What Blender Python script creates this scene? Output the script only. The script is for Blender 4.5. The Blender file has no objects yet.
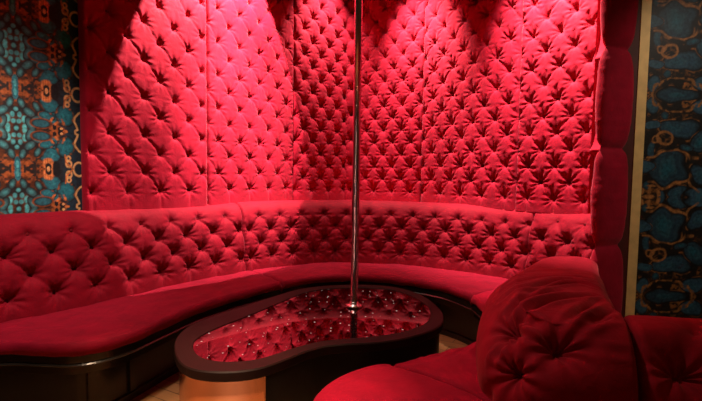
import bpy, bmesh, math
import numpy as np
from mathutils import Vector, Matrix

SC = bpy.context.scene
COL = SC.collection
rng = np.random.default_rng(7)

# ------------------------------------------------------------------ helpers
def link(o, parent=None):
    COL.objects.link(o)
    if parent is not None:
        o.parent = parent
    return o

def tag(o, label=None, cat=None, group=None, kind=None):
    if label: o['label'] = label
    if cat: o['category'] = cat
    if group: o['group'] = group
    if kind: o['kind'] = kind
    return o

def mesh_obj(name, verts, faces, mat, parent=None, smooth=True):
    me = bpy.data.meshes.new(name)
    me.from_pydata([tuple(map(float, v)) for v in verts], [], [tuple(f) for f in faces])
    if smooth:
        me.polygons.foreach_set('use_smooth', [True] * len(me.polygons))
    me.update()
    if mat: me.materials.append(mat)
    return link(bpy.data.objects.new(name, me), parent)

def bm_obj(name, bm, mat, parent=None, smooth=False):
    bmesh.ops.recalc_face_normals(bm, faces=bm.faces)
    me = bpy.data.meshes.new(name)
    bm.to_mesh(me); bm.free()
    if smooth:
        me.polygons.foreach_set('use_smooth', [True] * len(me.polygons))
    if mat: me.materials.append(mat)
    return link(bpy.data.objects.new(name, me), parent)

def empty(name, loc, label, cat, group=None):
    o = bpy.data.objects.new(name, None)
    o.location = loc
    o.empty_display_size = 0.1
    link(o)
    return tag(o, label, cat, group)

def spline(pts, n):
    """smooth curve through pts, resampled to n points evenly by length"""
    P = np.array(pts, float)
    E = np.vstack([2 * P[0] - P[1], P, 2 * P[-1] - P[-2]])
    out = []
    for i in range(1, len(E) - 2):
        t = np.linspace(0, 1, 24, endpoint=False)[:, None]
        a, b, c, d = E[i - 1], E[i], E[i + 1], E[i + 2]
        out.append(0.5 * ((2 * b) + (c - a) * t + (2 * a - 5 * b + 4 * c - d) * t**2 + (3 * b - a - 3 * c + d) * t**3))
    out.append(P[-1:])
    C = np.vstack(out)
    return resample(C, n)

def resample(C, n):
    s = np.concatenate([[0], np.cumsum(np.linalg.norm(np.diff(C, axis=0), axis=1))])
    q = np.linspace(0, s[-1], n)
    return np.stack([np.interp(q, s, C[:, k]) for k in range(C.shape[1])], 1)

def closed_spline(pts, n):
    P = np.array(pts, float)
    k = 3
    W = np.vstack([P[-k:], P, P[:k + 1]])
    out = []
    for i in range(k, k + len(P)):
        t = np.linspace(0, 1, 24, endpoint=False)[:, None]
        a, b, c, d = W[i - 1], W[i], W[i + 1], W[i + 2]
        out.append(0.5 * ((2 * b) + (c - a) * t + (2 * a - 5 * b + 4 * c - d) * t**2 + (3 * b - a - 3 * c + d) * t**3))
    C = np.vstack(out + [P[:1]])
    return resample(C, n + 1)[:-1]

def smooth_closed(C, it=2):
    for _ in range(it):
        C = (np.roll(C, 1, 0) + 2 * C + np.roll(C, -1, 0)) / 4
    return C

def normals2(C, closed=False):
    if closed:
        T = np.roll(C, -1, 0) - np.roll(C, 1, 0)
    else:
        T = np.gradient(C, axis=0)
    T /= np.linalg.norm(T, axis=1)[:, None]
    return np.stack([T[:, 1], -T[:, 0]], 1)      # to the right of travel

def offset_closed(C, d):
    return C + d * normals2(C, True)

def grid_faces(nu, nv, flip=False):
    i, j = np.meshgrid(np.arange(nu - 1), np.arange(nv - 1), indexing='ij')
    a = (i * nv + j).ravel(); b = a + nv
    F = np.stack([a, b, b + 1, a + 1], 1)
    return F[:, ::-1] if flip else F

def grid_obj(name, G, mat, parent=None, skirt=None):
    """G nu x nv x 3; skirt: nu x nv x 3 points of the back, only its border is used"""
    nu, nv = G.shape[:2]
    V = G.reshape(-1, 3); F = grid_faces(nu, nv)
    if skirt is not None:
        idx = np.arange(nu * nv).reshape(nu, nv)
        loop = np.concatenate([idx[:, 0], idx[-1, 1:], idx[-2::-1, -1], idx[0, -2:0:-1]])
        B = skirt.reshape(-1, 3)[loop]
        k = len(loop); base = len(V)
        V = np.vstack([V, B])
        n = np.arange(k); m = (n + 1) % k
        F = np.vstack([F, np.stack([loop[m], loop[n], base + n, base + m], 1)])
    me = bpy.data.meshes.new(name)
    me.vertices.add(len(V)); me.vertices.foreach_set('co', V.astype(np.float32).ravel())
    me.loops.add(F.size); me.loops.foreach_set('vertex_index', F.astype(np.int32).ravel())
    me.polygons.add(len(F)); me.polygons.foreach_set('loop_start', np.arange(0, F.size, 4, dtype=np.int32))
    me.polygons.foreach_set('loop_total', np.full(len(F), 4, np.int32))
    me.polygons.foreach_set('use_smooth', np.ones(len(F), bool))
    me.update(calc_edges=True); me.validate()
    me.materials.append(mat)
    return link(bpy.data.objects.new(name, me), parent)

def grid_normals(G):
    du = np.gradient(G, axis=0); dv = np.gradient(G, axis=1)
    N = np.cross(du, dv)
    N /= np.linalg.norm(N, axis=2)[:, :, None] + 1e-9
    return N

def prism(name, outline, z0, z1, mat, parent=None, bevel=0.0, holes=None):
    """solid with a closed plan outline"""
    bm = bmesh.new()
    lo = [bm.verts.new((p[0], p[1], z0)) for p in outline]
    hi = [bm.verts.new((p[0], p[1], z1)) for p in outline]
    n = len(lo)
    for i in range(n):
        bm.faces.new((lo[i], lo[(i + 1) % n], hi[(i + 1) % n], hi[i]))
    bm.faces.new(hi); bm.faces.new(lo[::-1])
    if bevel:
        es = [e for e in bm.edges if len(e.link_faces) == 2 and any(len(f.verts) > 4 for f in e.link_faces)]
        bmesh.ops.bevel(bm, geom=es, offset=bevel, segments=2, affect='EDGES')
    return bm_obj(name, bm, mat, parent)

def sweep_wall(name, C, prof, mat, parent=None, close_prof=True):
    """sweep a (offset, z) profile along an open plan curve; offset to the right of travel"""
    N = normals2(C)
    prof = np.array(prof, float)
    if close_prof: prof = np.vstack([prof, prof[:1]])
    G = np.zeros((len(C), len(prof), 3))
    for k, (d, z) in enumerate(prof):
        G[:, k, :2] = C + d * N; G[:, k, 2] = z
    V = G.reshape(-1, 3); F = grid_faces(*G.shape[:2]).tolist()
    o = mesh_obj(name, V, F, mat, parent, smooth=False)
    return o

def box(name, c, size, mat, parent=None, bevel=0.004, rotz=0.0):
    bm = bmesh.new()
    bmesh.ops.create_cube(bm, size=1)
    bmesh.ops.scale(bm, vec=size, verts=bm.verts)
    if bevel: bmesh.ops.bevel(bm, geom=bm.edges[:], offset=bevel, segments=2, affect='EDGES')
    bmesh.ops.rotate(bm, cent=(0, 0, 0), matrix=Matrix.Rotation(rotz, 3, 'Z'), verts=bm.verts)
    bmesh.ops.translate(bm, vec=c, verts=bm.verts)
    return bm_obj(name, bm, mat, parent)

def lathe(name, prof, mat, parent=None, loc=(0, 0, 0), n=40):
    V, F = [], []
    for r, z in prof:
        for k in range(n):
            a = 2 * math.pi * k / n
            V.append((loc[0] + r * math.cos(a), loc[1] + r * math.sin(a), loc[2] + z))
    for j in range(len(prof) - 1):
        for k in range(n):
            F.append((j * n + k, j * n + (k + 1) % n, (j + 1) * n + (k + 1) % n, (j + 1) * n + k))
    F.append(tuple(range(n))[::-1]); F.append(tuple((len(prof) - 1) * n + k for k in range(n)))
    o = mesh_obj(name, V, F, mat, parent)
    return o

# ------------------------------------------------------------------ materials
def nodes_of(name):
    m = bpy.data.materials.new(name); m.use_nodes = True
    nt = m.node_tree
    return m, nt, nt.nodes['Principled BSDF']

def plain(name, col, rough=0.5, metal=0.0, noise=0.0, scale=20, coat=0.0, bump=0.0):
    m, nt, b = nodes_of(name)
    b.inputs['Roughness'].default_value = rough
    b.inputs['Metallic'].default_value = metal
    b.inputs['Coat Weight'].default_value = coat
    tc = nt.nodes.new('ShaderNodeTexCoord')
    nz = nt.nodes.new('ShaderNodeTexNoise'); nz.inputs['Scale'].default_value = scale; nz.inputs['Detail'].default_value = 4
    nt.links.new(tc.outputs['Object'], nz.inputs['Vector'])
    rp = nt.nodes.new('ShaderNodeValToRGB')
    c = np.array(col)
    rp.color_ramp.elements[0].position = 0.3; rp.color_ramp.elements[1].position = 0.7
    rp.color_ramp.elements[0].color = (*(c * (1 - noise)), 1); rp.color_ramp.elements[1].color = (*(c * (1 + noise)), 1)
    nt.links.new(nz.outputs['Fac'], rp.inputs['Fac']); nt.links.new(rp.outputs['Color'], b.inputs['Base Color'])
    if bump:
        bp = nt.nodes.new('ShaderNodeBump'); bp.inputs['Strength'].default_value = bump; bp.inputs['Distance'].default_value = 0.002
        nt.links.new(nz.outputs['Fac'], bp.inputs['Height']); nt.links.new(bp.outputs['Normal'], b.inputs['Normal'])
    return m

def velvet(name, col=(0.37, 0.0036, 0.0225), sheen=0.25, tint=(1.0, 0.26, 0.34)):
    m, nt, b = nodes_of(name)
    tc = nt.nodes.new('ShaderNodeTexCoord')
    nz = nt.nodes.new('ShaderNodeTexNoise'); nz.inputs['Scale'].default_value = 9; nz.inputs['Detail'].default_value = 5
    nz.inputs['Roughness'].default_value = 0.6
    nt.links.new(tc.outputs['Object'], nz.inputs['Vector'])
    rp = nt.nodes.new('ShaderNodeValToRGB')
    c = np.array(col)
    rp.color_ramp.elements[0].position = 0.3; rp.color_ramp.elements[1].position = 0.72
    rp.color_ramp.elements[0].color = (*(c * 0.78), 1); rp.color_ramp.elements[1].color = (*(c * 1.15), 1)
    nt.links.new(nz.outputs['Fac'], rp.inputs['Fac']); nt.links.new(rp.outputs['Color'], b.inputs['Base Color'])
    b.inputs['Roughness'].default_value = 0.75
    b.inputs['Specular IOR Level'].default_value = 0.12
    b.inputs['Sheen Weight'].default_value = sheen
    b.inputs['Sheen Roughness'].default_value = 0.5
    b.inputs['Sheen Tint'].default_value = (*tint, 1)
    # crumpled nap: small soft folds in the cloth
    n2 = nt.nodes.new('ShaderNodeTexNoise'); n2.inputs['Scale'].default_value = 26; n2.inputs['Detail'].default_value = 3
    n2.inputs['Distortion'].default_value = 1.2
    nt.links.new(tc.outputs['Object'], n2.inputs['Vector'])
    bp = nt.nodes.new('ShaderNodeBump'); bp.inputs['Strength'].default_value = 0.22; bp.inputs['Distance'].default_value = 0.012
    nt.links.new(n2.outputs['Fac'], bp.inputs['Height']); nt.links.new(bp.outputs['Normal'], b.inputs['Normal'])
    return m

M_VEL = velvet('red_velvet')
M_BACK = velvet('backrest_velvet_dimmed', (0.24, 0.0022, 0.0135), 0.16, (1.0, 0.2, 0.28))  # darker copy of the red velvet: dimmer light on backrests put into colour
M_SEAT = velvet('seat_velvet_dimmed', (0.25, 0.0018, 0.017), 0.12)  # shade on the seats put into a darker copy of the red velvet
M_SEATN = velvet('near_seat_velvet_lit', (0.42, 0.003, 0.028), 0.18)  # brighter copy: light falling on the near cushions put into the colour
M_NEAR = velvet('near_velvet_amberlit', (0.37, 0.0042, 0.021), 0.20, (1.0, 0.28, 0.25))  # slightly warmer copy of the red velvet, amber light mixed into its colour
M_BTN = velvet('button_velvet_shaded', (0.14, 0.003, 0.008), 0.05)  # darker than the cloth: shade of the pits put into the colour
M_BLACK = plain('black_lacquer', (0.016, 0.0125, 0.009), 0.25, noise=0.25, scale=6)
M_RIM = plain('dark_brown_lacquer', (0.016, 0.0055, 0.004), 0.5, noise=0.2, scale=8)
M_RIM.node_tree.nodes['Principled BSDF'].inputs['Specular IOR Level'].default_value = .2
M_TABLEBASE = plain('black_table_side', (0.012, 0.010, 0.007), 0.35, noise=0.3, scale=5)
M_COPPER = plain('polished_copper', (1.0, 0.50, 0.34), 0.24, metal=1.0, noise=0.05, scale=3)
M_STEEL = plain('brushed_steel', (0.72, 0.60, 0.57), 0.27, metal=1.0, noise=0.02, scale=3)
M_GOLD = plain('brass_trim', (0.95, 0.64, 0.25), 0.5, metal=0.1, noise=0.12, scale=12)
M_MAROON = plain('dark_red_paint', (0.09, 0.012, 0.008), 0.6, noise=0.2, scale=10)
M_PLASTER = plain('dark_plaster', (0.03, 0.012, 0.010), 0.9, noise=0.3, scale=5)
M_LAMP = plain('lamp_black', (0.01, 0.01, 0.01), 0.5)

def wood_floor():
    m, nt, b = nodes_of('oak_parquet')
    tc = nt.nodes.new('ShaderNodeTexCoord')
    mp = nt.nodes.new('ShaderNodeMapping'); mp.inputs['Rotation'].default_value = (0, 0, math.radians(28))
    nt.links.new(tc.outputs['Object'], mp.inputs['Vector'])
    br = nt.nodes.new('ShaderNodeTexBrick')
    br.inputs['Color1'].default_value = (0.46, 0.24, 0.10, 1); br.inputs['Color2'].default_value = (0.34, 0.16, 0.06, 1)
    br.inputs['Mortar'].default_value = (0.09, 0.04, 0.015, 1)
    br.inputs['Scale'].default_value = 1.0; br.inputs['Mortar Size'].default_value = 0.003
    br.inputs['Brick Width'].default_value = 0.6; br.inputs['Row Height'].default_value = 0.09
    nt.links.new(mp.outputs['Vector'], br.inputs['Vector'])
    wv = nt.nodes.new('ShaderNodeTexNoise'); wv.inputs['Scale'].default_value = 6; wv.inputs['Detail'].default_value = 6
    mp2 = nt.nodes.new('ShaderNodeMapping'); mp2.inputs['Scale'].default_value = (1, 9, 1)
    nt.links.new(mp.outputs['Vector'], mp2.inputs['Vector']); nt.links.new(mp2.outputs['Vector'], wv.inputs['Vector'])
    mx = nt.nodes.new('ShaderNodeMixRGB'); mx.blend_type = 'MULTIPLY'; mx.inputs['Fac'].default_value = 0.6
    rp = nt.nodes.new('ShaderNodeValToRGB'); rp.color_ramp.elements[0].color = (0.5, 0.45, 0.4, 1); rp.color_ramp.elements[1].color = (1.2, 1.15, 1.1, 1)
    nt.links.new(wv.outputs['Fac'], rp.inputs['Fac'])
    nt.links.new(br.outputs['Color'], mx.inputs['Color1']); nt.links.new(rp.outputs['Color'], mx.inputs['Color2'])
    nt.links.new(mx.outputs['Color'], b.inputs['Base Color'])
    b.inputs['Roughness'].default_value = 0.4
    return m
M_FLOOR = wood_floor()

def mirror_glass():
    m, nt, b = nodes_of('glitter_mirror')
    b.inputs['Metallic'].default_value = 1.0
    b.inputs['Base Color'].default_value = (0.27, 0.15, 0.16, 1)
    b.inputs['Roughness'].default_value = 0.03
    tc = nt.nodes.new('ShaderNodeTexCoord')
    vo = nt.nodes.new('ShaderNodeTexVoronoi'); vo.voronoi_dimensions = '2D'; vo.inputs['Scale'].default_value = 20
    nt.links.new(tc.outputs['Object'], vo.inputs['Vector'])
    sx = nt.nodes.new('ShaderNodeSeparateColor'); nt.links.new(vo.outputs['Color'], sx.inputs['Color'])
    # glints painted as emission; radius differs per cell, many cells carry none
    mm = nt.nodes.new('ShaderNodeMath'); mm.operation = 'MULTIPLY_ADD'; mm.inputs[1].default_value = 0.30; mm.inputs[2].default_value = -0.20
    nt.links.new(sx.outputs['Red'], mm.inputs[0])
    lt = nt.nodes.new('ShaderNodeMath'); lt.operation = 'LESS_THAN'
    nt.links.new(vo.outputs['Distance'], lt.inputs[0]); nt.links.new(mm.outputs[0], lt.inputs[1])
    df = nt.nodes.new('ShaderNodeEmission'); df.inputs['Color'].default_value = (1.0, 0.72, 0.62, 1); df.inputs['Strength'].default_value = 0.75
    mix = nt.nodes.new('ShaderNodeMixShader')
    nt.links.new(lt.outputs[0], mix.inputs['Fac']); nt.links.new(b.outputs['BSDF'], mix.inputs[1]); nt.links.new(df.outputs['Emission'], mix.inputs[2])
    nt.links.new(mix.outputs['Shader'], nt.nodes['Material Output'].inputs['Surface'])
    return m
M_MIRROR = mirror_glass()

def painted(name, rough=0.5, coat=0.0):
    m, nt, b = nodes_of(name)
    at = nt.nodes.new('ShaderNodeVertexColor'); at.layer_name = 'pattern'
    tc = nt.nodes.new('ShaderNodeTexCoord')
    nz = nt.nodes.new('ShaderNodeTexNoise'); nz.inputs['Scale'].default_value = 55; nz.inputs['Detail'].default_value = 5
    nt.links.new(tc.outputs['Object'], nz.inputs['Vector'])
    rp = nt.nodes.new('ShaderNodeValToRGB'); rp.color_ramp.elements[0].color = (0.35, 0.35, 0.35, 1); rp.color_ramp.elements[1].color = (1.5, 1.5, 1.5, 1)
    rp.color_ramp.elements[0].position = 0.25; rp.color_ramp.elements[1].position = 0.75
    nt.links.new(nz.outputs['Fac'], rp.inputs['Fac'])
    mx = nt.nodes.new('ShaderNodeMixRGB'); mx.blend_type = 'MULTIPLY'; mx.inputs['Fac'].default_value = 0.8
    nt.links.new(at.outputs['Color'], mx.inputs['Color1']); nt.links.new(rp.outputs['Color'], mx.inputs['Color2'])
    nt.links.new(mx.outputs['Color'], b.inputs['Base Color'])
    b.inputs['Roughness'].default_value = rough
    return m
M_PAPER = painted('ornament_wallpaper', 0.55)
M_AGATE = painted('agate_wallpaper', 0.45)

# ------------------------------------------------------------------ tufting
def tuft(U, V, a, b, u0, v0, jmin, jmax, seed, kd=.010, kc=.010, kq=.004, wc=.0065, kp=.050, rp=.036, kw=.008, nw=9, pe=1.3, fan=1.25):
    """height of deep-buttoned cloth over (U, V) in metres; buttons at u0+i*a, v0+j*b with i+j even"""
    r_ = np.random.default_rng(seed)
    x = (U - u0) / a; w = (V - v0) / b
    wc_ = np.clip(w, jmin, jmax)
    p = (x + wc_) / 2; q = (x - wc_) / 2
    fp = np.abs(p - np.round(p)); fq = np.abs(q - np.round(q))
    dome = (np.sin(np.pi * fp) * np.sin(np.pi * fq) + 1e-6) ** .4
    m = 2 * a * b / math.hypot(a, b)
    tab = r_.uniform(.45, 1.35, (64, 64))
    ip = np.round(p).astype(int); iq = np.round(q).astype(int)
    c1 = tab[ip % 64, (np.floor(q).astype(int) + 7) % 64]; c2 = tab[(iq + 31) % 64, (np.floor(p).astype(int) + 3) % 64]
    crease = kc * c1 * np.exp(-fp * m / wc) + kq * c2 * np.exp(-fq * m / wc)
    # nearest button
    j = np.clip(ip - iq, jmin, jmax); i = ip + iq
    i = np.where((i + j) % 2 == 0, i, i + np.where(x > i, 1, -1))
    bu = u0 + i * a; bv = v0 + j * b
    du = U - bu; dv = V - bv
    r = np.sqrt(du**2 + np.where(dv > 0, dv / fan, dv * (.6 + .4 * fan))**2) + 1e-6
    th = np.arctan2(dv, du)
    ph = r_.uniform(0, 6.28, (64, 64))[i % 64, j % 64]; am = r_.uniform(.5, 1.2, (64, 64))[i % 64, j % 64]
    puff = r_.uniform(.85, 1.15, (64, 64))[np.floor(p).astype(int) % 64, np.floor(q).astype(int) % 64]
    wr = kw * am * np.cos(nw * th + ph + 1.5 * np.sin(2 * th + 2 * ph)) * np.exp(-(r / .062)**1.7) * np.clip(r / .018, 0, 1)
    h = kp + kd * dome * puff - crease - kp * np.exp(-(r / rp)**pe) + wr
    return h

def button_spots(u_lo, u_hi, a, b, u0, v0, jmin, jmax, margin=.03):
    out = []
    for j in range(jmin, jmax + 1):
        for i in range(int((u_lo - u0) / a) - 2, int((u_hi - u0) / a) + 3):
            if (i + j) % 2 == 0 and u_lo + margin < u0 + i * a < u_hi - margin:
                out.append((u0 + i * a, v0 + j * b))
    return out

def edge_round(U, u_lo, u_hi, r):
    d = np.clip(np.minimum(U - u_lo, u_hi - U) / r, 0, 1)
    return np.sqrt(np.clip(1 - (1 - d)**2, 0, 1))

_btn = None
def under(o, loc, label, cat, group=None):
    """an Empty that carries the padded mesh o as its part"""
    t = empty(o['kind_name'], loc, label, cat, group); del o['kind_name']
    o.parent = t; o.matrix_parent_inverse = Matrix.Translation(Vector(loc)).inverted()
    return t

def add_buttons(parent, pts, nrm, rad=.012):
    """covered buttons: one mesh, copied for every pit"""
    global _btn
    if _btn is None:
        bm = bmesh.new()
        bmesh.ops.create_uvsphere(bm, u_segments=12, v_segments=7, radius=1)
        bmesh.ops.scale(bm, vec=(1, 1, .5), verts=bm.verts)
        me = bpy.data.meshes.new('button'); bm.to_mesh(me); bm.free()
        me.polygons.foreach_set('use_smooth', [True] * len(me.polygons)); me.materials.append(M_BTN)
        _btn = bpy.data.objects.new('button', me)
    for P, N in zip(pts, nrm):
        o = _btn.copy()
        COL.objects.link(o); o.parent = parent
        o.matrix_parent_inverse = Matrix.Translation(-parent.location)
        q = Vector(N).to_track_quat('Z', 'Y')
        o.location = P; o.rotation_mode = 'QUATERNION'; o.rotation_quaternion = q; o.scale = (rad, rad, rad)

def sample_grid(G, U1, V1, u, v):
    iu = np.interp(u, U1, np.arange(len(U1))); iv = np.interp(v, V1, np.arange(len(V1)))
    i = int(round(iu)); j = int(round(iv))
    return G[i, j]

def wall_panel(name, p0, p1, z0, z1, nrm, a, b, u0, v0, seed, label, step=.0082, du=0.0, **kw):
    """padded panel on a straight wall between plan points p0 and p1"""
    p0 = np.array(p0, float); p1 = np.array(p1, float)
    L = np.linalg.norm(p1 - p0); d = (p1 - p0) / L
    nu = max(12, int(L / step)); nv = int((z1 - z0) / step)
    U1 = np.linspace(0, L, nu); V1 = np.linspace(0, z1 - z0, nv)
    U, V = np.meshgrid(U1, V1, indexing='ij')
    jmax = int((z1 - z0 - v0) / b)
    h = tuft(U + du, V, a, b, u0, v0, 0, jmax, seed, **kw)
    e = edge_round(U, 0, L, .022) * edge_round(V, 0, z1 - z0, .03)
    h = .012 + h * e
    B = np.zeros((nu, nv, 3)); B[..., 0] = p0[0] + d[0] * U; B[..., 1] = p0[1] + d[1] * U; B[..., 2] = z0 + V
    n3 = np.array([nrm[0], nrm[1], 0.0])
    G = B + h[..., None] * n3
    o = grid_obj('padding', G, M_VEL, None, skirt=B); o['kind_name'] = name
    o = under(o, (*((p0 + p1) / 2), z0), label, 'wall panel', 'buttoned red wall panels')
    sp = [(u - du, v) for u, v in button_spots(du, L + du, a, b, u0, v0, 0, jmax)]
    sp = sp[:100]
    add_buttons(o, [sample_grid(G, U1, V1, u, v) + .003 * n3 for u, v in sp], [n3] * len(sp))
    return o

# ------------------------------------------------------------------ plan of the booth
CEIL = 3.75
A0 = np.array([-1.81, 3.00]); A1 = np.array([-.62, 4.58])       # left panelled wall
KC = np.array([-.085, 5.06]); KD = np.array([.06, 5.06])          # corner strip
D0 = np.array([.74, 4.62]); D1 = np.array([1.84, 3.32])          # right panelled wall
dA = (A1 - A0) / np.linalg.norm(A1 - A0); nA = np.array([dA[1], -dA[0]])
dD = (D1 - D0) / np.linalg.norm(D1 - D0); nD = np.array([dD[1], -dD[0]])
def perp(p, q):
    d = (q - p) / np.linalg.norm(q - p); return np.array([d[1], -d[0]])

# floor, ceiling and walls
box('floor', (0.6, 2.2, -.05), (8, 8, .1), M_FLOOR, bevel=0)
tag(bpy.data.objects['floor'], kind='structure')
box('ceiling', (0.6, 2.2, CEIL + .05), (8, 8, .1), M_PLASTER, bevel=0)
tag(bpy.data.objects['ceiling'], kind='structure')

def wall_slab(name, p, q, n, t, z0, z1, mat):
    p = np.array(p, float); q = np.array(q, float); n = np.array(n, float)
    out = [p, q, q - n * t, p - n * t]
    o = prism(name, out, z0, z1, mat)
    return tag(o, kind='structure')
GAP = .004
wall_slab('wall_corner', A1 - nA * GAP, KC - perp(A1, KC) * GAP, perp(A1, KC), .12, 0, CEIL, M_PLASTER)
wall_slab('wall_back', KC - perp(KC, KD) * GAP, KD - perp(KC, KD) * GAP, perp(KC, KD), .12, 0, CEIL, M_PLASTER)
wall_slab('wall_bend', KD - perp(KD, D0) * GAP, D0 - perp(KD, D0) * GAP, perp(KD, D0), .12, 0, CEIL, M_PLASTER)
wall_slab('wall_partition', D0 - nD * GAP, D1 - nD * GAP, nD, .12, 0, CEIL, M_PLASTER)

# ---- ornament painting on the wallpapered walls (a fine grid whose corners carry the printed colours)
def vnoise(x, y, seed):
    r_ = np.random.default_rng(seed); T = r_.random((64, 64))
    xi = np.floor(x).astype(int); yi = np.floor(y).astype(int); fx = x - xi; fy = y - yi
    fx = fx * fx * (3 - 2 * fx); fy = fy * fy * (3 - 2 * fy)
    g = lambda i, j: T[i % 64, j % 64]
    return (g(xi, yi) * (1 - fx) + g(xi + 1, yi) * fx) * (1 - fy) + (g(xi, yi + 1) * (1 - fx) + g(xi + 1, yi + 1) * fx) * fy

def lay(img, mask, col):
    img[:] = img * (1 - mask[..., None]) + np.array(col) * mask[..., None]
def ell(x, y, cx, cy, rx, ry, ang=0):
    c, s = math.cos(math.radians(ang)), math.sin(math.radians(ang))
    X = (x - cx) * c + (y - cy) * s; Y = -(x - cx) * s + (y - cy) * c
    return np.sqrt((X / rx)**2 + (Y / ry)**2)
def soft(d, w=.12): return np.clip((1 - d) / w, 0, 1)
def segd(x, y, pts):
    D = np.full(x.shape, 1e9)
    for (ax, ay), (bx, by) in zip(pts[:-1], pts[1:]):
        t = np.clip(((x - ax) * (bx - ax) + (y - ay) * (by - ay)) / ((bx - ax)**2 + (by - ay)**2), 0, 1)
        D = np.minimum(D, np.hypot(x - ax - t * (bx - ax), y - ay - t * (by - ay)))
    return D

def paper_ornament(s, t):
    """s: units to the right of the mirror axis, t: units downward; repeat of 75, mirrored"""
    wx = (vnoise(s / 6, t / 6, 1) - .5) * 3
    x = np.abs(s) ; y = np.abs(((t + 37.5) % 75) - 37.5)           # 0 at the ring row, 37.5 at the mask row
    n1 = vnoise(x / 3.2, y / 3.2, 2); n2 = vnoise(x / 1.6, y / 1.6, 3); n3 = vnoise(x / 7, y / 7, 4)
    img = np.zeros(s.shape + (3,)) + np.array([.012, .012, .012])
    BR = [.075, .022, .007]; OR = [.42, .13, .035]; GO = [.62, .30, .12]; TE = [.012, .115, .150]; TL = [.05, .27, .29]; BK = [.008, .010, .012]; GR = [.028, .10, .11]; NV = [.012, .032, .050]
    lay(img, np.clip((x - 38) / 10, 0, 1) * .9, NV)
    lay(img, np.clip((n3 - .45) * 4, 0, 1) * (x < 40) * .8, BR)
    # coarse orange mass by the axis
    lay(img, soft(ell(x, y, 1, 4, 13, 12) + (n1 - .5) * .9, .3) * np.clip((n2 - .3) * 3, 0, 1), [.26, .07, .018])
    lay(img, soft(ell(x, y, 23, 6, 7, 9) + (n1 - .5) * 1.2, .3) * np.clip((n2 - .35) * 3, 0, 1), [.22, .06, .015])
    lay(img, soft(ell(x, y, 0, 4, 3.2, 8)), TE); lay(img, soft(ell(x, y, 0, 4, 1.6, 4)), TL)
    # beads and petals
    for c in [(0, 20, 2.6, 2.4), (3.2, 25, 2.4, 3.2), (2.5, 31, 2.6, 2.6), (0, 37.5, 2.6, 2.6), (7.5, 29, 3, 4.2), (7.5, 36, 2.6, 3.4)]:
        lay(img, soft(ell(x, y, *c), .4), TL if c[0] < 5 else [.06, .33, .34])
    for c in [(12, 22, 6.5, 3.6, 35), (13, 33, 7, 3.8, 60), (19, 28, 6, 3.4, -20), (19, 16, 5, 3, 60), (5, 14, 5, 3, 70)]:
        d = ell(x, y, *c); lay(img, soft(d - .18, .1), BK); lay(img, soft(d, .35), np.array(GR) * 1.0); lay(img, soft(d * 1.8, .5) * .6, TL)
    # big teal petals
    for c in [(33, 14, 12, 7.5, 38), (36, 26, 12, 6.0, -22), (47, 22, 10, 9, 55), (28, 24, 8, 4, 10)]:
        d = ell(x, y, *c) + (n1 - .5) * .25
        lay(img, soft(d - .12, .08), BK); lay(img, soft(d, .25), TE); lay(img, soft(d * 1.5, .6) * np.clip(n2 * 1.6 - .4, 0, 1), [.02, .20, .24])
        lay(img, np.exp(-((d - 1.0) / .07)**2) * np.clip(n1 * 2 - .7, 0, 1) * .8, OR)
    # flat teal eye on the mask row side
    d = ell(x, y, 23, 31.5, 9, 4.2, 0); lay(img, soft(d - .3, .15), [.16, .045, .014]); lay(img, soft(d - .05, .1), BK); lay(img, soft(d, .3), [.015, .10, .13])
    # orange tulip with a black throat
    d = ell(x, y, 29, 4.5, 6.5, 6.5) + (n1 - .5) * .3
    lay(img, soft(d, .25), OR); lay(img, np.clip(np.sin(x * 2.6), 0, 1) * soft(d, .2) * .5, GO); lay(img, soft(ell(x, y, 29, 2.5, 3.2, 3.4)), BK); lay(img, soft(ell(x, y, 29, 0, 1.6, 3)), GO)
    lay(img, soft(ell(x, y, 37, 3, 4, 5)), BK)
    # mask on the mirror row
    d = ell(x, y, 39, 37.5, 9, 7) + (n1 - .5) * .8
    lay(img, soft(d, .4), [.30, .085, .022]); lay(img, soft(ell(x, y, 42, 36, 3.4, 2.6, 30)), BK); lay(img, soft(ell(x, y, 36, 34, 2, 3)), BK)
    lay(img, soft(ell(x, y, 43, 35, 1.6, 1.3)), GO); lay(img, soft(ell(x, y, 47, 37.5, 3, 1.6)), OR)
    for c in [(33, 27, 3, 1.6, -50), (38, 30, 4, 1.8, -30), (45, 29, 4, 1.6, 60)]:
        lay(img, soft(ell(x, y, *c) + (n2 - .5) * .6, .4), OR)
    # dark field with gold line work at the right
    f = np.clip((x - 54) / 4, 0, 1); lay(img, f * .85, [.010, .014, .022])
    line = lambda D, w=.75: np.clip((w + .55 - D) / .6, 0, 1)
    D = np.abs(ell(x, y, 60.5, 0, 6.0, 6.8) - 1) * 6.3; lay(img, line(D), GO)
    D = np.abs(ell(x, y, 49.8, 5.2, 2.7, 3.0) - 1) * 2.8; lay(img, line(D), GO)
    D = np.abs(ell(x, y, 49.5, 10.8, 2.0, 2.2) - 1) * 2.1; lay(img, line(D, .6), GO)
    D = segd(x, y, [(67.5, 15.5), (61, 18.5), (57, 23), (56.5, 27), (59, 32), (60, 35), (57.5, 36), (57.2, 38)]); lay(img, line(D), GO)
    D = segd(x, y, [(46, 14), (47, 7), (52, 2), (54, 0)]); lay(img, line(D, .5), OR)
    return np.clip(img * 1.9, 0, 1)

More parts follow.
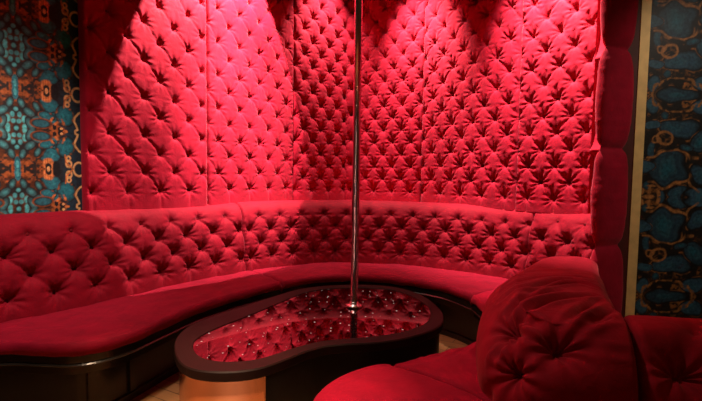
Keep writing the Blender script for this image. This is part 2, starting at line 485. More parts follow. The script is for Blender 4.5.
def paper_agate(s, t):
    y = np.abs(((t + 102) % 204) - 102)                                # 0 at the eye, 102 at the mask row
    x = s + (vnoise(s / 14, y / 14, 11) - .5) * 10; y2 = y + (vnoise(s / 12, y / 12, 12) - .5) * 8
    n1 = vnoise(s / 5, y / 5, 13); n2 = vnoise(s / 1.7, y / 1.7, 14)
    img = np.zeros(s.shape + (3,)) + np.array([.014, .011, .009])
    GO = [.42, .17, .05]; BL = [.022, .062, .10]; TE = [.016, .14, .19]
    veins = np.clip((n1 - .50) * 5, 0, 1) * np.clip((n2 - .3) * 3, 0, 1)
    reg = np.clip((vnoise(s / 15, y / 15, 15) - .50) * 6, 0, 1)
    lay(img, veins * np.clip(reg * 1.3 + .15, 0, 1), [.30, .11, .028])
    cells = [(32, 0, 19, 9, 0), (33, 33, 21, 11, 8), (8, 30, 7, 6, 20), (27, 73, 21, 16, 6), (10, 54, 6, 5, 0), (58, 12, 9, 10, 0), (60, 45, 9, 13, 30),
             (62, 78, 10, 11, 0), (6, 10, 6, 8, 0), (46, 53, 8, 5, 0), (40, 97, 8, 6, 0), (4, 71, 6, 7, 0), (4, 92, 5, 6, 0), (24, 100, 5, 8, 0), (58, 100, 10, 8, 0), (20, 18, 6, 3, 0)]
    for k, c in enumerate(cells):
        d = ell(x, y2, *c)
        band = .5 + .5 * np.sin(d * 15 + n1 * 3)
        lay(img, soft(d - .12, .08), [.008, .009, .011]); lay(img, soft(d, .2), np.array(BL) * (.8 + .35 * (k % 3)))
        lay(img, soft(d, .4) * band * .5, [.045, .11, .13]); lay(img, soft(d * 1.6, .8) * (.7 if k % 3 == 0 else .3), TE)
        lay(img, np.exp(-((d - 1.10) / .04)**2) * np.clip(n1 * 3 - 1.35, 0, 1) * .8, GO)
    for c in [(21, 44, 5.5, 5), (14, 47, 4, 3)]:
        D = np.abs(ell(x, y2, *c) - 1) * 5; lay(img, np.clip((1.7 - D) / 1, 0, 1), GO)
    D = np.abs(ell(s, y, 32, 0, 27, 16) + (n1 - .5) * .3 - 1); lay(img, np.clip((.11 - D) / .06, 0, 1) * np.clip(n2 * 2 - .2, 0, 1), [.34, .14, .04])
    D = segd(x, y2, [(6, 60), (18, 58), (34, 57), (44, 60), (52, 66), (60, 62)]); lay(img, np.clip((1.7 - D) / 1, 0, 1) * np.clip(n1 * 2, 0, 1), GO)
    D = segd(x, y2, [(8, 88), (22, 91), (36, 89), (46, 84), (50, 92), (56, 96)]); lay(img, np.clip((1.9 - D) / 1, 0, 1) * np.clip(n1 * 2.2, 0, 1), GO)
    for c in [(10, 102, 9, 2.4, 0), (10, 96, 2, 5, 0), (19, 97.5, 2.2, 5, -25), (3, 97, 1.8, 5, 20), (11, 91, 7, 1.5, 0)]:
        lay(img, soft(ell(s, y, *c) + (n2 - .5) * .7, .4), GO)
    return np.clip(img * .95, 0, 1)

def paper_wall(name, p, d, L, z0, z1, mat, fn, ppm_s, ppm_t, ax, zref, step, n, thick=.1):
    nu = int(L / step); nv = int((z1 - z0) / step)
    U1 = np.linspace(0, L, nu); V1 = np.linspace(z0, z1, nv)
    U, V = np.meshgrid(U1, V1, indexing='ij')
    G = np.zeros((nu, nv, 3)); G[..., 0] = p[0] + d[0] * U; G[..., 1] = p[1] + d[1] * U; G[..., 2] = V
    S = G - np.array([n[0], n[1], 0]) * thick
    o = grid_obj(name, G, mat, None, skirt=S)
    img = fn((U - ax) * ppm_s, (zref - V) * ppm_t)
    me = o.data
    ca = me.color_attributes.new('pattern', 'FLOAT_COLOR', 'POINT')
    colr = np.ones((len(me.vertices), 4), np.float32) * .02
    colr[:nu * nv, :3] = img.reshape(-1, 3)
    ca.data.foreach_set('color', colr.ravel())
    return tag(o, kind='structure')

# left wall: the wallpaper lies just behind the face of the panels
wp0 = A0 - dA * .95 - nA * .05
# mirror axis of the print and its scale are fixed on the wall itself
paper_wall('wall_left', wp0, dA, 1.00, .9, CEIL, M_PAPER, paper_ornament, 1 / .00575, 1 / .0066, .62, 2.30, .0042, nA)
wall_slab('wall_left_lower', wp0 - dA * 1.6, A1 - nA * .05, nA, .1, 0, .9, M_PLASTER)
wall_slab('wall_left_behind_panels', A0 + dA * .05 - nA * GAP, A1 - nA * GAP, nA, .1, .9, CEIL, M_PLASTER)

# ---- wall panels
ZP = .985; ZT = 3.42
def on(p0, d, s): return p0 + d * s
wall_panel('upholstered_panel', on(A0, dA, .012), on(A0, dA, .965), ZP, ZT, nA, .122, .137, .05, .17, 11,
           'wide buttoned red velvet wall panel next to the teal wallpaper, its top corner dark', kd=.002, kc=.009, kq=.0015, wc=.005, kp=.042, rp=.023, kw=.007, fan=1.3)
wall_panel('upholstered_panel', on(A0, dA, .965), on(A0, dA, 1.972), ZP, ZT, nA, .114, .137, .05, .17, 12,
           'brightly lit red wall panel second from the teal wallpaper, on the left wall', du=.965, kd=.002, kc=.009, kq=.0015, wc=.005, kp=.042, rp=.023, kw=.007, fan=1.3)
wall_panel('upholstered_panel', A1, KC, ZP, ZT, perp(A1, KC), .11, .125, .02, .15, 13,
           'narrow red wall panel left of the pole, angled into the corner', kd=.004, kc=.010, kq=.003, rp=.032)
wall_panel('upholstered_panel', KC, KD, ZP, ZT, perp(KC, KD), .11, .137, .075, .15, 14,
           'slim shadowed velvet strip in the corner directly behind the pole')
wall_panel('upholstered_panel', KD, D0, ZP, ZT, perp(KD, D0), .108, .128, .03, .14, 15,
           'red buttoned wall panel directly right of the pole', kd=.004, kp=.046, rp=.026, kc=.007, kq=.007, wc=.005, kw=.010, pe=1.2, fan=1.8)
wall_panel('upholstered_panel', on(D0, dD, 0), on(D0, dD, 1.05), ZP, ZT, nD, .116, .133, .02, .14, 16,
           'broad red wall panel on the right wall with a dark patch at its top', kd=.002, kc=.007, kq=.007, wc=.005, kp=.046, rp=.025, kw=.011, nw=9, pe=1.2, fan=1.9)
wall_panel('upholstered_panel', on(D0, dD, 1.05), on(D0, dD, 1.66), ZP, ZT, nD, .113, .130, .02, .14, 17,
           'bright red wall panel on the right wall beside the padded end post', du=1.05, kd=.002, kc=.007, kq=.007, wc=.005, kp=.046, rp=.025, kw=.011, nw=9, pe=1.2, fan=1.9)

# ------------------------------------------------------------------ backrests
K_ALL = spline([(-2.35, 1.80), (-2.14, 2.13), (-1.935, 2.44), (-1.785, 2.64), (-1.60, 2.88), (-1.375, 3.24), (-1.13, 3.58), (-.899, 3.815),
                (-.68, 4.00), (-.44, 4.15), (-.20, 4.235), (.05, 4.26), (.30, 4.24), (.56, 4.16), (.86, 4.03), (1.131, 3.85), (1.377, 3.593), (1.55, 3.34), (1.64, 3.10)], 900)
sK = np.concatenate([[0], np.cumsum(np.linalg.norm(np.diff(K_ALL, axis=0), axis=1))])
def s_at(pt): return sK[np.argmin(np.linalg.norm(K_ALL - np.array(pt), axis=1))]
def K_range(s0, s1, n):
    q = np.linspace(s0, s1, n)
    return np.stack([np.interp(q, sK, K_ALL[:, 0]), np.interp(q, sK, K_ALL[:, 1])], 1)
S_SEAM1 = s_at((-.885, 3.83)); S_SEAM2 = s_at((1.395, 3.57))

# front profile (outward lean, height): rises from the seat, rolls over and runs back as a ledge
PROF = resample(np.array(spline([(0, .40), (.015, .55), (.04, .73), (.065, .88), (.08, .94), (.105, .972), (.15, .988), (.19, .988)], 60)), 90)
PL = np.concatenate([[0], np.cumsum(np.linalg.norm(np.diff(PROF, axis=0), axis=1))])

def backrest(name, s0, s1, a, b, u0, v0, rows, seed, label, step=.0095, **kw):
    L = s1 - s0; nu = int(L / step)
    C = K_range(s0, s1, nu); N = normals2(C)          # right of travel = towards the table
    U1 = np.linspace(0, L, nu); V1 = np.linspace(0, PL[-1], 86)
    d = np.interp(V1, PL, PROF[:, 0]); z = np.interp(V1, PL, PROF[:, 1])
    B = np.zeros((nu, len(V1), 3))
    B[..., :2] = C[:, None, :] - N[:, None, :] * (d[None, :, None] + .05)
    B[..., 2] = z[None, :]
    G0 = B
    NN = grid_normals(G0)
    # make normals point at the room
    sgn = np.sign((NN[..., :2] * N[:, None, :]).sum(2).mean())
    NN = NN * sgn
    U, V = np.meshgrid(U1, V1, indexing='ij')
    h = tuft(U, V, a, b, u0, v0, 0, rows - 1, seed, **kw)
    top = np.clip((PL[-1] - .09 - V) / .10, 0, 1)
    flat = .05
    h = h * top + flat * (1 - top)
    e = edge_round(U, 0, L, .02)
    h = h * (.25 + .75 * e)
    G = G0 + h[..., None] * NN
    S = G0 - NN * .02
    o = grid_obj('padding', G, M_BACK, None, skirt=S); o['kind_name'] = name
    o = under(o, (*C[nu // 2], .40), label, 'backrest', 'buttoned backrests round the booth')
    sp = button_spots(0, L, a, b, u0, v0, 0, rows - 1)
    pts = []; nr = []
    for u, v in sp:
        n = sample_grid(NN, U1, V1, u, v); pts.append(sample_grid(G, U1, V1, u, v) + .003 * n); nr.append(n)
    add_buttons(o, pts, nr)
    return o
backrest('tufted_backrest', .05, S_SEAM1, .118, .122, .06, .16, 4, 21, 'long red tufted backrest below the teal wallpaper, left end of the bench', kp=.056, kd=.008, kc=.010, kq=.004, wc=.0055, rp=.033, kw=.010)
backrest('tufted_backrest', S_SEAM1, S_SEAM2, .1015, .118, .06, .16, 4, 22, 'curved red tufted backrest behind the pole, the middle of the bench', kp=.056, kd=.006, kc=.007, kq=.005, wc=.005, rp=.028, kw=.011, pe=1.25, fan=1.4)
backrest('tufted_backrest', S_SEAM2, sK[-1], .105, .135, .10, .15, 4, 23, 'short bright red tufted backrest tucked beside the padded end post', kp=.065, kd=.010, kc=.006, kq=.006, kw=.012)

# flat velvet shelf between the backrests and the wall panels
Cb = K_range(.05, sK[-1] - .03, 120); Nb = normals2(Cb); back_line = Cb - Nb * .20
wl = np.array([D1 + nD * .0, D0, KD, KC, A1, A0, A0 - dA * 1.2]) 
poly = [tuple(p) for p in back_line] + [(D1[0] - .01, D1[1])] + [tuple(p) for p in (D0, KD, KC, A1, A0)]
def side(p):   # keep shelf in front of the walls
    return p
ring = []
for p in back_line:
    p = np.array(p)
    for (o_, d_, n_) in ((A0, dA, nA), (D0, dD, nD)):
        dist = np.dot(p - o_, n_)
        if dist < .0 and ((o_ is A0 and p[0] < -.3) or (o_ is D0 and p[0] > .5)):
            p = p - n_ * dist
    ring.append(tuple(p))
bmL = bmesh.new()
def shelf():
    # strip between the back line and the nearest wall, quad by quad
    V = []; F = []
    walls = [A0 - dA * 1.6, A0, A1, KC, KD, D0, D1]
    W = resample(np.vstack([np.linspace(walls[i], walls[i + 1], 40) for i in range(len(walls) - 1)]), 600)
    Cf = Cb - Nb * .17
    for i, p in enumerate(Cf):
        dirn = -Nb[i]
        # wall point best along the outward normal
        rel = W - p
        along = rel @ dirn; across = np.abs(rel @ np.array([-dirn[1], dirn[0]]))
        k = np.argmin(across + np.where(along < -.15, 9, 0))
        q = W[k] if along[k] > .02 else p + dirn * .02
        V += [(p[0], p[1], 1.012), (q[0], q[1], 1.012)]
    n = len(Cf)
    for i in range(n - 1):
        F.append((2 * i, 2 * i + 1, 2 * i + 3, 2 * i + 2))
    return V, F
V, F = shelf()
bmL.free()
sh = mesh_obj('velvet_shelf', V, F, M_VEL)
tag(sh, 'flat red velvet ledge on top of the curved backrests, in front of the wall panels', 'ledge')

# ------------------------------------------------------------------ seats
F_L = [(-2.45, 1.75), (-2.06, 2.06), (-1.715, 2.161), (-1.516, 2.158), (-1.365, 2.160), (-1.254, 2.213), (-1.153, 2.345), (-1.066, 2.59), (-.96, 2.875), (-.755, 3.205), (-.53, 3.49)]
F_M = [(-.53, 3.49), (-.28, 3.69), (0, 3.77), (.28, 3.73), (.56, 3.60), (.74, 3.44), (.872, 3.19)]
F_R = [(.872, 3.19), (.88, 2.93), (.81, 2.55), (.69, 2.30), (.45, 2.155), (.19, 2.000)]
F_N = [(.19, 2.000), (.09, 1.985), (.0, 1.925), (-.085, 1.82), (-.14, 1.68), (-.13, 1.48), (-.02, 1.25), (.25, 1.06), (.6, .98), (1.2, .95), (1.8, .95)]
K_R = [(1.40, 3.50), (1.33, 3.20), (1.08, 2.90), (.84, 2.55), (.68, 2.22), (.60, 1.92), (.565, 1.60)]
K_N = [(.565, 1.60), (.60, 1.55), (.66, 1.51), (.74, 1.49), (.85, 1.47), (1.0, 1.46), (1.3, 1.42), (1.8, 1.40)]
SE = s_at((1.40, 3.50))

def seat_cushion(name, Fc, Kc, label, zt=.452, crown=.012, seed=0, seam0=True, seam1=True, mat=None):
    n = 150
    Fp = resample(Fc, n) if len(Fc) > 40 else spline(Fc, n)
    Kp = resample(Kc, n) if len(Kc) > 40 else spline(Kc, n)
    ns = 44
    T = np.linspace(0, 1, ns)
    r = .034
    prof_in = np.concatenate([T * 1.0])
    nv = ns + 9
    G = np.zeros((n, nv, 3))
    dirv = Fp - Kp; Ln = np.linalg.norm(dirv, axis=1)[:, None]; dirv = dirv / Ln
    U = np.linspace(0, 1, n)
    r_ = np.random.default_rng(seed)
    for k, t in enumerate(T):
        G[:, k, :2] = Kp + (Fp - dirv * r - Kp) * t
        G[:, k, 2] = zt + crown * math.sin(math.pi * min(1, t * .9 + .1)) 
    for k in range(9):
        a = (k + 1) / 9 * math.radians(150)
        G[:, ns + k, :2] = Fp - dirv * r + dirv * r * math.sin(a)
        G[:, ns + k, 2] = zt - r + r * math.cos(a) + crown * .3 * max(0, 1 - k / 4)
    # soft creases in the cloth
    uu, vv = np.meshgrid(U * n, np.arange(nv), indexing='ij')
    G[..., 2] += (vnoise(uu / 9, vv / 6, 40 + seed) - .5) * .010 + (vnoise(uu / 3 + vv / 4, vv / 9, 41 + seed) - .5) * .004
    # dip at the joints
    Lm = np.linalg.norm(np.diff(Fp, axis=0), axis=1).sum()
    e = np.ones(n)
    if seam0: e = np.minimum(e, np.clip(U * Lm / .03, 0, 1))
    if seam1: e = np.minimum(e, np.clip((1 - U) * Lm / .03, 0, 1))
    G[..., 2] -= (.028 * (1 - np.sqrt(np.clip(1 - (1 - e)**2, 0, 1))))[:, None]
    S = G.copy(); S[..., 2] = .392
    o = grid_obj(name, G, mat or M_SEAT, None, skirt=S)
    return tag(o, label, 'seat cushion', 'bench seat cushions')

seat_cushion('seat_cushion', F_L, K_range(.1, s_at((-.86, 3.85)), 300), 'long red velvet seat cushion on the left, in front of the teal wallpaper side', seed=1)
seat_cushion('seat_cushion', F_M, K_range(s_at((-.86, 3.85)), SE, 300), 'curved red velvet seat cushion at the back, behind the table', seed=2)
seat_cushion('seat_cushion', F_R, K_R, 'red seat cushion with a pointed corner against the big rolled backrest', seed=3, crown=.022, mat=M_SEATN)
seat_cushion('seat_cushion', F_N, K_N, 'round-fronted red seat cushion at the bottom edge, nearest the camera', seed=5, crown=.02, mat=M_SEATN)

# black plinth under the seats
FALL = np.vstack([spline(F_L, 120), spline(F_M, 70)[1:], spline(F_R, 70)[1:], spline(F_N, 90)[1:]])
FALL = resample(FALL, 420)
base = empty('bench_plinth', (0, 3.6, 0), 'black lacquered curved bench base with stepped mouldings under the red seats', 'bench base')
base_loc = np.array([0, 3.6, 0])
def child(o):
    o.parent = base
    o.matrix_parent_inverse = Matrix.Translation(base.location).inverted()
    return o
# right of travel along F points at the table
child(sweep_wall('seat_board', FALL, [(-.016, .392), (-.016, .350), (-.022, .346), (-.12, .346), (-.12, .392)], M_BLACK))
child(sweep_wall('moulding', FALL, [(-.012, .346), (-.006, .340), (-.010, .334), (-.028, .330), (-.12, .330), (-.12, .346)], M_BLACK))
child(sweep_wall('apron_board', FALL, [(-.032, .330), (-.032, .288), (-.038, .284), (-.14, .284), (-.14, .330)], M_BLACK))
child(sweep_wall('kick_panel', FALL, [(-.15, .330), (-.15, .0), (-.17, .0), (-.17, .330)], M_BLACK))
child(sweep_wall('kick_strip', FALL, [(-.15, .045), (-.135, .04), (-.132, .0), (-.15, .0)], M_BLACK))
NF = normals2(FALL)
for f in (.06, .135, .185, .245, .315, .39, .46, .53, .60):
    i = int(f * len(FALL)); p = FALL[i] - NF[i] * .143
    ang = math.atan2(NF[i][1], NF[i][0])
    child(box('pilaster', (p[0], p[1], .165), (.016, .05, .235), M_BLACK, bevel=.003, rotz=ang))

# ------------------------------------------------------------------ near rolled backrest
R_K = [(1.18, 2.98), (1.00, 2.78), (.82, 2.50), (.69, 2.22), (.60, 1.94), (.555, 1.70), (.60, 1.555), (.72, 1.49), (.85, 1.47), (.985, 1.46)]
R_B = [(1.62, 2.93), (1.58, 2.85), (1.47, 2.60), (1.34, 2.35), (1.24, 2.14), (1.18, 1.99), (1.14, 1.90), (1.11, 1.85), (1.09, 1.81), (1.08, 1.78)]
R_Z = [.795, .765, .755, .768, .79, .80, .80, .795, .79, .785]
def roll(name, Kp, Bp, Zp, pits, creases, label, folds=(), seed=0, L_edge=.045, nu=420):
    Kc = spline(Kp, nu); Bc = spline(Bp, nu); Z = spline(np.stack([np.arange(len(Zp)), Zp], 1), nu)[:, 1]
    dv = Bc - Kc; D = np.linalg.norm(dv, axis=1); dv /= D[:, None]
    nv = 300
    G = np.zeros((nu, nv, 3))
    for i in range(nu):
        d = D[i]; z = Z[i]
        w = min(.2, d * .55)
        pr = spline([(.03, .36), (-.035, .46), (-.045, .56), (-.01, .66), (w * .35, z - .055), (w * .75, z - .012), (w * 1.1, z),
                     (max(w * 1.3, d * .80), z - .004), (d * .97, z - .03), (d + .02, z - .10), (d + .02, .45)], nv)
        G[i, :, :2] = Kc[i] + dv[i] * pr[:, :1]; G[i, :, 2] = pr[:, 1]
    for _ in range(10): G[1:-1] = (G[:-2] + 2 * G[1:-1] + G[2:]) / 4
    N = grid_normals(G)
    mid = G[nu // 2, 40]; c = np.array([*Bc[nu // 2], .6])
    if np.dot(N[nu // 2, 40], mid - c) < 0: N = -N
    # metric in cells
    U1 = np.concatenate([[0], np.cumsum(np.linalg.norm(np.diff(G[:, 80], axis=0), axis=1))])
    V1 = np.concatenate([[0], np.cumsum(np.linalg.norm(np.diff(G[nu // 2], axis=0), axis=1))])
    h = np.zeros((nu, nv))
    r_ = np.random.default_rng(50 + seed)
    for k, P in enumerate(pits):
        i, j = np.unravel_index(np.argmin(np.linalg.norm(G - np.array(P), axis=2)), (nu, nv))
        d3 = G - G[i, j]
        tu = G[min(i + 1, nu - 1), j] - G[max(i - 1, 0), j]; tu /= np.linalg.norm(tu)
        tv = np.cross(N[i, j], tu)
        x = d3 @ tu; y = d3 @ tv; r = np.linalg.norm(d3, axis=2); th = np.arctan2(y, x)
        ph = r_.uniform(0, 6.28)
        h -= .075 * np.exp(-(r / .050)**1.3)
        h -= .030 * np.exp(-(r / .13)**2)
        h += .012 * np.cos(9 * th + ph + 1.3 * np.sin(2 * th)) * np.exp(-(r / .10)**1.6) * np.clip(r / .03, 0, 1)
    for P, Q in creases:
        P = np.array(P); Q = np.array(Q)
        t = np.clip(((G - P) @ (Q - P)) / np.dot(Q - P, Q - P), 0, 1)
        d = np.linalg.norm(G - (P + t[..., None] * (Q - P)), axis=2)
        h -= .017 * np.exp(-d / .014) + .020 * np.exp(-(d / .05)**2)
    Vg = np.broadcast_to(V1[None, :], h.shape); Ug = np.broadcast_to(U1[:, None], h.shape)
    wob = .012 * (vnoise(Ug / .10, Vg / .10, 74) - .5)
    for fl in folds:
        fl = spline(fl, 24)
        best = np.full(h.shape, 9.0); tt = np.zeros(h.shape)
        for k in range(23):
            A_, B_ = fl[k], fl[k + 1]
            t = np.clip(((G - A_) @ (B_ - A_)) / np.dot(B_ - A_, B_ - A_), 0, 1)
            d = np.linalg.norm(G - (A_ + t[..., None] * (B_ - A_)), axis=2)
            m_ = d < best
            best = np.where(m_, d, best); tt = np.where(m_, (k + t) / 23, tt)
        env = np.sin(np.pi * np.clip(tt * .9 + .08, 0, 1)) ** .6
        bb = np.abs(best + wob * env)
        h += env * (-.026 * np.exp(-bb / .013) + .010 * np.exp(-((best - .034) / .018)**2))
    h += .006 * (vnoise(Ug / .12, Vg / .10, 72 + seed) - .5)
    Lm = U1[-1]
    e = np.clip(np.minimum(Ug, Lm - Ug) / L_edge, 0, 1)
    h -= .085 * (1 - np.sqrt(np.clip(1 - (1 - e)**2, 0, 1)))
    G2 = G + h[..., None] * N
    S = G - N * .12
    o = grid_obj('padding', G2, M_NEAR, None, skirt=S); o['kind_name'] = name
    o = under(o, (*((Kc + Bc) / 2)[nu // 2], .36), label, 'backrest')
    pts = []; nr = []
    for P in pits:
        i, j = np.unravel_index(np.argmin(np.linalg.norm(G - np.array(P), axis=2)), (nu, nv))
        pts.append(G2[i, j] + N[i, j] * .004); nr.append(N[i, j])
    add_buttons(o, pts, nr, .016)
    return o
PIT_A = (.605, 1.738, .736); PIT_B = (.747, 1.573, .714); PIT_C = (.626, 1.600, .589)
FOLDS = [[(.704, 2.116, .72), (.807, 2.169, .791), (1.007, 2.294, .804), (1.251, 2.315, .792)],
         [(.723, 1.88, .788), (.913, 2.075, .797), (1.096, 2.161, .797), (1.197, 2.106, .779)],
         [(.644, 1.829, .751), (.745, 1.881, .801), (.95, 2.004, .797)],
         [(.767, 1.602, .74), (.863, 1.69, .787), (1.076, 1.904, .787)],
         [(.765, 1.581, .722), (.883, 1.618, .773), (.984, 1.655, .789)],
         [(.725, 1.59, .736), (.699, 1.69, .773), (.654, 1.778, .768)],
         [(.795, 1.582, .711), (.859, 1.567, .692), (.909, 1.529, .698), (.98, 1.52, .69)],
         [(.589, 1.721, .713), (.55, 1.689, .646), (.537, 1.663, .578)],
         [(.712, 2.17, .724), (.838, 2.325, .779), (1.044, 2.444, .803), (1.373, 2.546, .792)],
         [(.68, 1.99, .76), (.83, 2.06, .797), (1.03, 2.20, .80), (1.22, 2.22, .79)],
         [(.66, 1.74, .77), (.76, 1.80, .795), (.93, 1.90, .80), (1.10, 1.98, .79)],
         [(.82, 1.60, .745), (.93, 1.66, .785), (1.04, 1.75, .79)],
         [(.63, 1.66, .72), (.62, 1.74, .755), (.64, 1.80, .765)],
         [(.78, 2.42, .75), (.95, 2.56, .79), (1.2, 2.66, .80), (1.45, 2.68, .79)]]
roll('rolled_backrest', R_K, R_B, R_Z, [PIT_A, PIT_B, PIT_C],
     [(PIT_B, PIT_C), (PIT_C, (.54, 1.66, .48))],
     'big bulging red velvet backrest roll with deep buttons in the right foreground', FOLDS)
S_K = [(.985, 1.46), (1.15, 1.43), (1.35, 1.40), (1.7, 1.37)]
S_B = [(1.07, 1.78), (1.20, 1.76), (1.38, 1.73), (1.75, 1.70)]
PIT_D = (1.129, 1.502, .632)
roll('rolled_backrest', S_K, S_B, [.785, .79, .79, .79], [PIT_D, (1.38, 1.46, .64)],
     [(PIT_D, (.99, 1.53, .70)), (PIT_D, (1.24, 1.58, .78)), (PIT_D, (1.24, 1.46, .5))],
     'darker brownish red buttoned backrest at the bottom right corner, below the agate wallpaper', seed=2, nu=240)

# ------------------------------------------------------------------ padded end post, trims, right wall
def end_post():
    P0 = np.array([1.615, 2.99]); P1 = np.array([1.865, 3.10])
    d = (P1 - P0); L = np.linalg.norm(d); d /= L; n = np.array([d[1], -d[0]])
    prof = spline([(.30, -.19), (.16, -.105), (.035, -.025), (.012, .015), (.07, .036), (L - .06, .040), (L - .005, .025), (L + .01, -.02), (L + .01, -.25)], 70)
    Z1 = np.linspace(.30, ZT, 330)
    G = np.zeros((70, 330, 3))
    G[..., :2] = (P0 + prof[:, :1] * d + prof[:, 1:] * n)[:, None, :]
    G[..., 2] = Z1[None, :]
    N = grid_normals(G)
    if np.dot(N[35, 100, :2], n) < 0: N = -N
    zc = [.845, 1.505, 2.165, 2.825]
    ph = np.min([np.abs(Z1 - z) for z in zc], axis=0)
    h = -.030 * np.exp(-(ph / .045)**1.1) + .020 * np.clip(ph / .33, 0, 1)**.5
    uu, vv = np.meshgrid(np.arange(70), Z1, indexing='ij')
    wr = .004 * (vnoise(uu / 20, vv / .03, 90) - .5) + .004 * (vnoise(uu / 9, vv / .12, 91) - .5)
    G2 = G + (h[None, :] + wr)[..., None] * N
    o = grid_obj('padded_end_post', G2, M_VEL, None, skirt=G - N * .02)
    tag(o, 'tall padded dark red velvet post ending the right wall beside the brass strip', 'padded post')
end_post()
TR0 = np.array([1.895, 3.12])
t1 = prism('trim_1', [(1.850, 3.105), (1.925, 3.09), (1.925, 3.22), (1.850, 3.22)], 0, CEIL, M_MAROON); tag(t1, kind='structure')
t2 = prism('trim_2', [(1.925, 3.085), (1.990, 3.085), (1.990, 3.16), (1.925, 3.16)], 0, CEIL, M_GOLD, bevel=.004); tag(t2, kind='structure')
paper_wall('wall_right', np.array([1.985, 3.14]), np.array([1.0, 0.0]), 1.1, .2, CEIL, M_AGATE, paper_agate, 1 / .0069, 1 / .0069, .028, 1.882, .0048, np.array([0, -1.0]))

# ------------------------------------------------------------------ table with pole
RIM = [(-0.853, 2.145), (-0.9, 2.304), (-0.893, 2.474), (-0.807, 2.655), (-0.664, 2.866), (-0.498, 3.125), (-0.32, 3.328), (0.002, 3.437), (0.331, 3.395), (0.517, 3.167), (0.582, 2.873), (0.576, 2.7), (0.528, 2.536), (0.428, 2.418), (0.289, 2.316), (0.134, 2.251), (-0.009, 2.229), (-0.153, 2.178), (-0.274, 2.053), (-0.39, 1.931), (-0.512, 1.892), (-0.643, 1.898), (-0.751, 1.965)]
INN = [(-0.775, 2.173), (-0.787, 2.294), (-0.728, 2.448), (-0.618, 2.637), (-0.472, 2.92), (-0.309, 3.205), (-0.103, 3.326), (0.221, 3.344), (0.401, 3.214), (0.505, 2.958), (0.513, 2.776), (0.463, 2.594), (0.345, 2.454), (0.176, 2.355), (-0.01, 2.304), (-0.159, 2.254), (-0.289, 2.15), (-0.37, 2.067), (-0.451, 2.012), (-0.539, 1.994), (-0.632, 2.006), (-0.714, 2.066)]
NT = 200
rim = smooth_closed(closed_spline(RIM, NT), 6)
inn_raw = smooth_closed(closed_spline(INN, NT), 6)
area = lambda C: .5 * np.sum(C[:, 0] * np.roll(C[:, 1], -1) - np.roll(C[:, 0], -1) * C[:, 1])
ZTB = .45
tb = empty('kidney_table', (-.1, 2.6, 0), 'low kidney shaped table with glittering red mirror top, black rim and copper side', 'table')
def tchild(o):
    o.parent = tb; o.matrix_parent_inverse = Matrix.Translation(tb.location).inverted(); return o
def inward(C, d):
    N = normals2(C, True)
    return C + d * N * (1 if area(C) < 0 else -1)
def ring_mesh():
    rows = [(inward(rim, .006), ZTB - .048), (rim, ZTB - .042), (rim, ZTB - .006), (inward(rim, .006), ZTB), (inn_raw, ZTB), (inward(inn_raw, .003), ZTB - .006), (inward(inn_raw, .003), ZTB - .030)]
    G = np.stack([np.column_stack([c, np.full(NT, z)]) for c, z in rows], 1)
    V = G.reshape(-1, 3); nr = len(rows); F = []
    for i in range(NT):
        for k in range(nr):
            k2 = (k + 1) % nr; j = (i + 1) % NT
            F.append((i * nr + k, j * nr + k, j * nr + k2, i * nr + k2))
    bm = bmesh.new()
    vs = [bm.verts.new(v) for v in V]
    for f in F: bm.faces.new([vs[k] for k in f])
    return bm_obj('table_rim', bm, M_RIM)
tchild(ring_mesh())
tchild(prism('mirror_top', inward(inn_raw, .0032), ZTB - .028, ZTB - .004, M_MIRROR))
bs = inward(rim, .022)
tchild(prism('table_base', bs, 0.0, ZTB - .048, M_TABLEBASE))
# copper sheet round the near end
cs = inward(rim, .019)
i0 = int(np.argmin(np.linalg.norm(cs - np.array([-.395, 1.985]), axis=1))); i1 = int(np.argmin(np.linalg.norm(cs - np.array([-.84, 2.10]), axis=1)))
idx = []
k = i0
while True:
    idx.append(k)
    if k == i1 or len(idx) > NT: break
    k = (k + 1) % NT
if len(idx) > NT // 2:
    idx = []; k = i1
    while True:
        idx.append(k)
        if k == i0: break
        k = (k + 1) % NT
arc = resample(cs[idx], 60)
G = np.stack([np.column_stack([arc, np.full(60, z)]) for z in (.02, .2, ZTB - .05)], 1)
tchild(grid_obj('copper_panel', G, M_COPPER, None, skirt=np.concatenate([G[..., :2] + 0, G[..., 2:]], 2)))
px, py = .030, 2.878
pole = empty('dance_pole', (px, py, ZTB), 'slender polished steel pole rising from the mirror table to the ceiling', 'pole')
def pchild(o):
    o.parent = pole; o.matrix_parent_inverse = Matrix.Translation(pole.location).inverted(); return o
pchild(lathe('shaft', [(.024, 0.008), (.024, 1.2), (.0243, 1.2), (.0243, CEIL - ZTB - .02)], M_STEEL, None, (px, py, ZTB), 32))
pchild(lathe('base_flange', [(.050, -.003), (.054, .002), (.054, .008), (.048, .013), (.030, .016), (.028, .030), (.0245, .032)], M_STEEL, None, (px, py, ZTB), 40))
pchild(lathe('ceiling_flange', [(.0245, CEIL - ZTB - .05), (.05, CEIL - ZTB - .02), (.05, CEIL - ZTB)], M_STEEL, None, (px, py, ZTB), 32))

# ------------------------------------------------------------------ lights
def aim(o, target):
    o.rotation_euler = (Vector(target) - o.location).to_track_quat('-Z', 'Y').to_euler()
def spot(name, loc, target, power, deg, blend, col, rad):
    l = bpy.data.lights.new(name, 'SPOT'); l.energy = power; l.spot_size = math.radians(deg); l.spot_blend = blend; l.color = col; l.shadow_soft_size = rad
    o = link(bpy.data.objects.new(name, l)); o.location = loc; aim(o, target); return o
def area_l(name, loc, target, power, sx, sy, col):
    l = bpy.data.lights.new(name, 'AREA'); l.energy = power; l.shape = 'RECTANGLE'; l.size = sx; l.size_y = sy; l.color = col
    o = link(bpy.data.objects.new(name, l)); o.location = loc; aim(o, target); return o
WARM = (1.0, .80, .70)
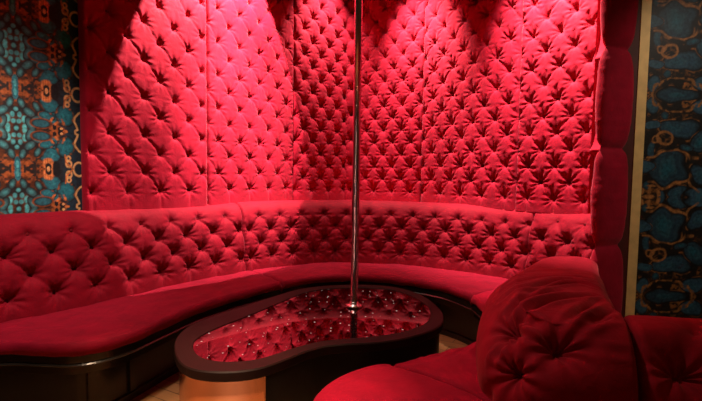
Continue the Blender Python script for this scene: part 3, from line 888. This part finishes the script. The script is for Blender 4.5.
# left wall washer: set off the wall and tilted towards it
def washer(name, base, n, off, tilt, half, power, blend, z=3.68, rad=.025):
    p = base + n * off; t = math.radians(tilt)
    q = p - n * math.sin(t)
    spot(name, (p[0], p[1], z), (q[0], q[1], z - math.cos(t)), power, 2 * half, blend, WARM, rad)
washer('spot_left', A0 + dA * 1.11, nA, .50, 40, 38.7, 560, .015, 3.30, .015)
q = A0 + dA * 1.15 + nA * 1.15
spot('accent_left', (q[0], q[1], 3.68), (*(A0 + dA * 1.25), 1.55), 1250, 36, 1.0, WARM, .03)
# two close washers on the right wall, tilted to it
washer('spot_right', D0 + dD * 1.32, nD, .56, 19, 28, 1150, 1.0)
washer('spot_middle', D0 + dD * .03, nD, .58, 19, 27, 850, 1.0)
washer('corner_fill', np.array([-.35, 4.82]), perp(A1, KC), .45, 16, 30, 380, .9)  # added fill, evens out the left washer's edge in the corner
# soft fill added over the booth to lift backrests and seats
spot('booth_fill', (-.6, 2.9, 3.66), (-.2, 2.75, 0), 165, 84, 1.0, (1.0, .70, .58), .12)
# warm spot on the floor in front of the table, and the glow of the club behind the camera
spot('spot_floor', (-.75, 1.35, 3.65), (-.72, 1.50, 0), 520, 38, .6, (1.0, .66, .40), .06)
spot('table_fill', (-.95, -.5, 2.5), (-.62, 1.9, .22), 240, 17, .8, (1.0, .74, .56), .10)  # added fill to brighten the copper side of the table
spot('bench_fill', (-1.05, 1.5, 3.66), (-2.0, 2.62, .85), 380, 38, 1.0, (1.0, .74, .64), .15)  # added fill for the left backrest and seat
spot('paper_fill_left', (-.75, 1.1, 3.5), (-2.30, 2.38, 1.72), 120, 24, .8, (1.0, .84, .70), .08)  # fill added to brighten the left wallpaper
spot('paper_fill_right', (2.9, 1.3, 3.5), (2.25, 3.14, 1.55), 90, 44, .8, (1.0, .84, .70), .08)  # fill added for the right wallpaper and brass strip
area_l('room_glow', (1.5, -.2, 3.0), (1.0, 2.0, .6), 3.2, .7, .6, (1.0, .56, .06))
W = bpy.data.worlds.new('world'); SC.world = W; W.use_nodes = True
W.node_tree.nodes['Background'].inputs['Color'].default_value = (1.0, .50, .28, 1)
W.node_tree.nodes['Background'].inputs['Strength'].default_value = .018

# ------------------------------------------------------------------ camera
cam = bpy.data.cameras.new('camera'); cam.sensor_width = 36; cam.lens = 450 * 36 / 702
co = link(bpy.data.objects.new('camera', cam))
P = math.radians(3.63); R = math.radians(.85)
X = Vector((1, 0, 0)); UP = Vector((0, math.sin(P), math.cos(P))); FW = Vector((0, math.cos(P), -math.sin(P)))
c, s = math.cos(R), math.sin(R)
right = X * c + UP * s; up = -X * s + UP * c
m = Matrix((right, up, -FW)).transposed().to_4x4()
m.translation = (0, 0, 1.32)
co.matrix_world = m
cam.clip_start = .02
SC.camera = co
SC.view_settings.view_transform = 'Standard'
SC.view_settings.look = 'None'
SC.view_settings.exposure = 0
